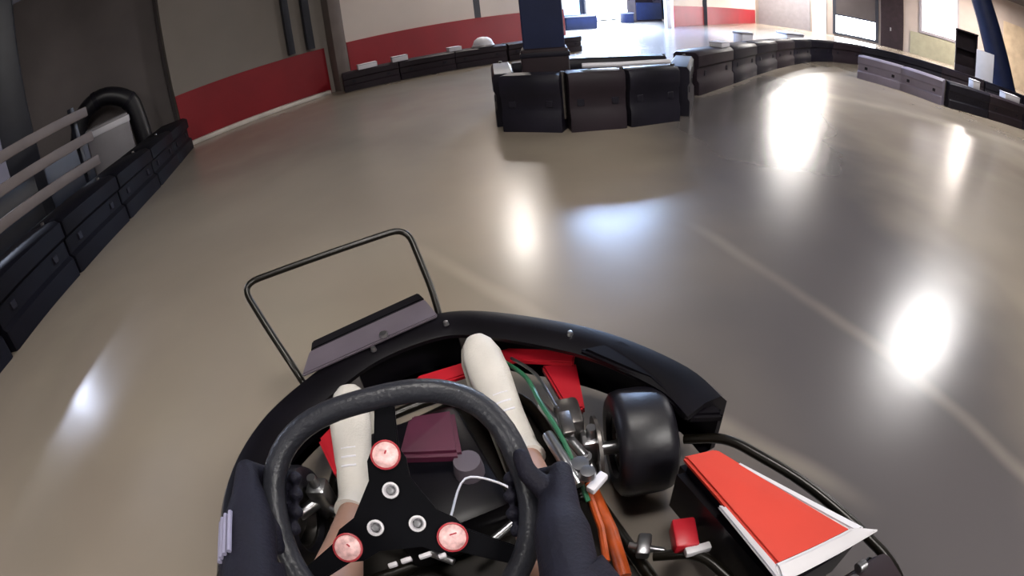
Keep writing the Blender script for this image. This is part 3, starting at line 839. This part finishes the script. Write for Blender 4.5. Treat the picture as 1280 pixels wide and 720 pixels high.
# ================================================================== the driver
drv = empty('person', KO, KR, label='kart driver in black gloves, dark clothes and white shoes, hands on the steering wheel', cat='person')
aL, aR = rad(162), rad(-13)
def RP(a, r=0., n=0., t=0.):
    rr = Vector((cos(a), sin(a))); tt = Vector((-sin(a), cos(a)))
    q = rr * (RR + r) + tt * t
    return W(q.x, q.y, n)
hipL, hipR = Vector((-.13, -.66, .24)), Vector((.07, -.66, .24))
kneeL, kneeR = Vector((-.255, -.16, .37)), Vector((.135, -.17, .375))
ankL, ankR = Vector((-.165, .24, .165)), Vector((.255, .205, .165))
wrL = RP(aL, .026, .055) + Vector((.0, -.095, .0)); wrR = RP(aR, .005, .055) + Vector((-.016, -.09, .0))
shL, shR = Vector((-.20, -.77, .70)), Vector((.14, -.77, .70))
elL, elR = Vector((-.27, -.46, .52)), Vector((.12, -.54, .50))
mid = lambda a, b, t: a + (b - a) * t
Z = Vector((0, 0, 1))
body = [
    [((-.03, -.70, .23), .12), ((-.03, -.76, .36), .115), ((-.03, -.79, .50), .125), ((-.03, -.79, .64), .12), ((-.03, -.77, .73), .075), ((-.03, -.75, .80), .055), ((-.03, -.73, .87), .06)],
    [((-.03, -.71, .90), .075), ((-.03, -.72, .97), .092), ((-.03, -.73, 1.0), .09)],
    [((-.03, -.63, .93), .018), ((-.03, -.615, .91), .014)],
    [(shL, .06), (mid(shL, elL, .4), .05), (elL, .038), (mid(elL, wrL, .3), .04), (wrL, .026)],
    [(shR, .06), (mid(shR, elR, .4), .05), (elR, .038), (mid(elR, wrR, .3), .04), (wrR, .026)],
    [((-.03, -.78, .68), .09), (shL, .06)], [((-.03, -.78, .68), .09), (shR, .06)],
    [(hipL, .095), (mid(hipL, kneeL, .5), .08), (kneeL, .056), (mid(kneeL, ankL, .3), .056), (mid(kneeL, ankL, .65), .042), (ankL, .034), (ankL + Vector((.02, .06, -.05)), .035), (ankL + Vector((.05, .19, .02)), .03)],
    [(hipR, .095), (mid(hipR, kneeR, .5), .08), (kneeR, .056), (mid(kneeR, ankR, .3), .056), (mid(kneeR, ankR, .65), .042), (ankR, .034), (ankR + Vector((.005, .06, -.05)), .035), (ankR + Vector((.02, .19, .02)), .03)],
]
flesh('body', body, M['skin'], drv, .009, 5)
flesh('shirt', [
    [((-.03, -.71, .26), .145), ((-.03, -.76, .36), .135), ((-.03, -.79, .50), .14), ((-.03, -.79, .64), .135), ((-.03, -.78, .70), .10)],
    [((-.03, -.78, .68), .105), (shL, .075), (mid(shL, elL, .55), .062)], [((-.03, -.78, .68), .105), (shR, .075), (mid(shR, elR, .55), .062)]], M['shirt'], drv, .010, 4)
flesh('shorts', [
    [((-.13, -.70, .23), .118), (hipL, .112), (mid(hipL, kneeL, .5), .096), (mid(hipL, kneeL, .82), .083)],
    [((.07, -.70, .23), .118), (hipR, .112), (mid(hipR, kneeR, .5), .096), (mid(hipR, kneeR, .82), .083)]], M['shorts'], drv, .010, 4)

def glove(a, wr, s, name):
    ch = []
    pb = RP(a, .024, .038)                      # palm centre, outside and on the driver's side of the rim
    ch.append([(wr + (wr - pb) * .75, .034), (wr, .031), (mid(wr, pb, .5), .032), (pb, .022)])
    for k, (tt, ln) in enumerate(((.036, .9), (.013, 1.0), (-.010, .96), (-.032, .82))):
        kn = RP(a, .036, .024, tt)
        ch.append([(mid(wr, pb, .55), .026), (kn, .0145)])
        ch.append([(kn, .0135), (RP(a, .038 * ln, -.016, tt), .012), (RP(a, .016, -.032 * ln, tt), .0108), (RP(a, -.014 * ln, -.028, tt), .0098), (RP(a, -.024 * ln, -.010, tt), .009)])
    ch.append([(mid(wr, pb, .5), .022), (RP(a, .018, .030, .012), .0145), (RP(a, -.004, .029, .038), .0125), (RP(a, -.010, .024, .060), .0105)])
    g = flesh('glove', ch, M['glove'], drv, .0036, 3)
    # knuckle print: pale stripes on the back of the glove
    return g
gl = glove(aL, wrL, -1, 'left'); gr = glove(aR, wrR, 1, 'right')
# pale printed stripes and cuffs on the gloves
def cuff(wr, el, parent):
    d = (el - wr).normalized()
    bm = bmesh.new()
    tube(bm, [wr + d * .005, wr + d * .03, wr + d * .055], [.037, .039, .040], 18); build('cuff', bm, M['glove'], parent)
ax = (wrL - RP(aL, .024, .038)).normalized(); sd = ax.cross(Z).normalized()
if sd.x > 0: sd = -sd
up_ = sd.cross(ax); up_ = up_ if up_.z > 0 else -up_
for k in range(4):
    c_ = wrL + ax * (-.012 + .0); bm = bmesh.new()
    g0 = .62 + k * .24
    pts = [wrL + ax * (-.048 + j * .012) + (sd * cos(g0) + up_ * sin(g0)) * (.0335) for j in range(6)]
    tube(bm, pts, .0028, 6); build('glove_print', bm, M['print'], gl)
cuff(wrL, elL, gl); cuff(wrR, elR, gr)

# shoes
def loft(bm, rings):
    R_ = [[bm.verts.new(p) for p in r] for r in rings]; n = len(R_[0])
    for a, b in zip(R_, R_[1:]):
        for j in range(n): bm.faces.new((a[j], a[(j + 1) % n], b[(j + 1) % n], b[j]))
    bm.faces.new(R_[0][::-1]); bm.faces.new(R_[-1])
def shoe(heel, toe, ank):
    heel, toe = Vector(heel), Vector(toe)
    d = (toe - heel); L = d.length; d.normalize(); s = d.cross(Z).normalized(); u = s.cross(d)
    def ring(t, w_, h, base=0., n=20):
        w_ *= 1.18; h *= 1.05
        c = heel + d * L * t
        return [c + s * (w_ * cos(2 * pi * k / n)) + u * (base + (h * .5) * (1 + sin(2 * pi * k / n))) for k in range(n)]
    bm = bmesh.new()
    loft(bm, [ring(-.045, .012, .03, .012), ring(-.03, .028, .06), ring(.05, .037, .085), ring(.18, .038, .092), ring(.34, .037, .086), ring(.5, .041, .075), ring(.68, .046, .062), ring(.84, .044, .052), ring(.94, .034, .043), ring(.99, .02, .032, .004), ring(1.005, .006, .015, .010)])
    up = build('shoe', bm, M['shoe'], drv, label='white shoe')
    bm = bmesh.new()
    loft(bm, [ring(t, w_ + .003, .018, -.012) for t, w_ in ((-.05, .012), (-.035, .03), (.05, .038), (.34, .038), (.5, .042), (.68, .047), (.84, .045), (.95, .034), (1.0, .018), (1.01, .006))])
    build('sole', bm, M['sole'], up)
    # sock
    bm = bmesh.new()
    a0 = heel + d * L * .16 + u * .06
    tube(bm, [a0, mid(a0, ank, .5), ank + (ank - a0) * .35 + Vector((0, 0, .01))], [.043, .040, .041], 18); build('sock', bm, M['shoe'], up)
    bm = bmesh.new()
    for k in range(5):
        t_ = .36 + k * .065; c = heel + d * L * t_ + u * (.088 - k * .0065)
        tube(bm, [c - s * .018, c + u * .003, c + s * .018], .0025, 6)
    build('laces', bm, M['white'], up)
shoe((-.155, .255, .085), (-.075, .56, .25), ankL)
shoe((.255, .225, .085), (.288, .575, .255), ankR)

# helmet
hm = empty('helmet', (-.03, -.735, .985)); hm.parent = drv
bm = bmesh.new()
lathe(bm, [(0, .145), (.05, .138), (.095, .11), (.125, .065), (.135, .01), (.13, -.05), (.115, -.11), (.105, -.125), (.095, -.12), (.105, -.05), (.11, .01)], (0, 0, 0), (0, 0, 1), 32)
build('shell', bm, M['helmet'], hm)
bm = bmesh.new()
vs = []
for i in range(13):
    a = rad(90 - 72 + i * 12)
    vs.append([bm.verts.new((.142 * cos(a), .142 * sin(a), z)) for z in (-.055, -.03, .0, .03)])
for a, b in zip(vs, vs[1:]):
    for j in range(3): bm.faces.new((a[j], b[j], b[j + 1], a[j + 1]))
o = build('visor', bm, M['visor'], hm); md = o.modifiers.new('thick', 'SOLIDIFY'); md.thickness = .003
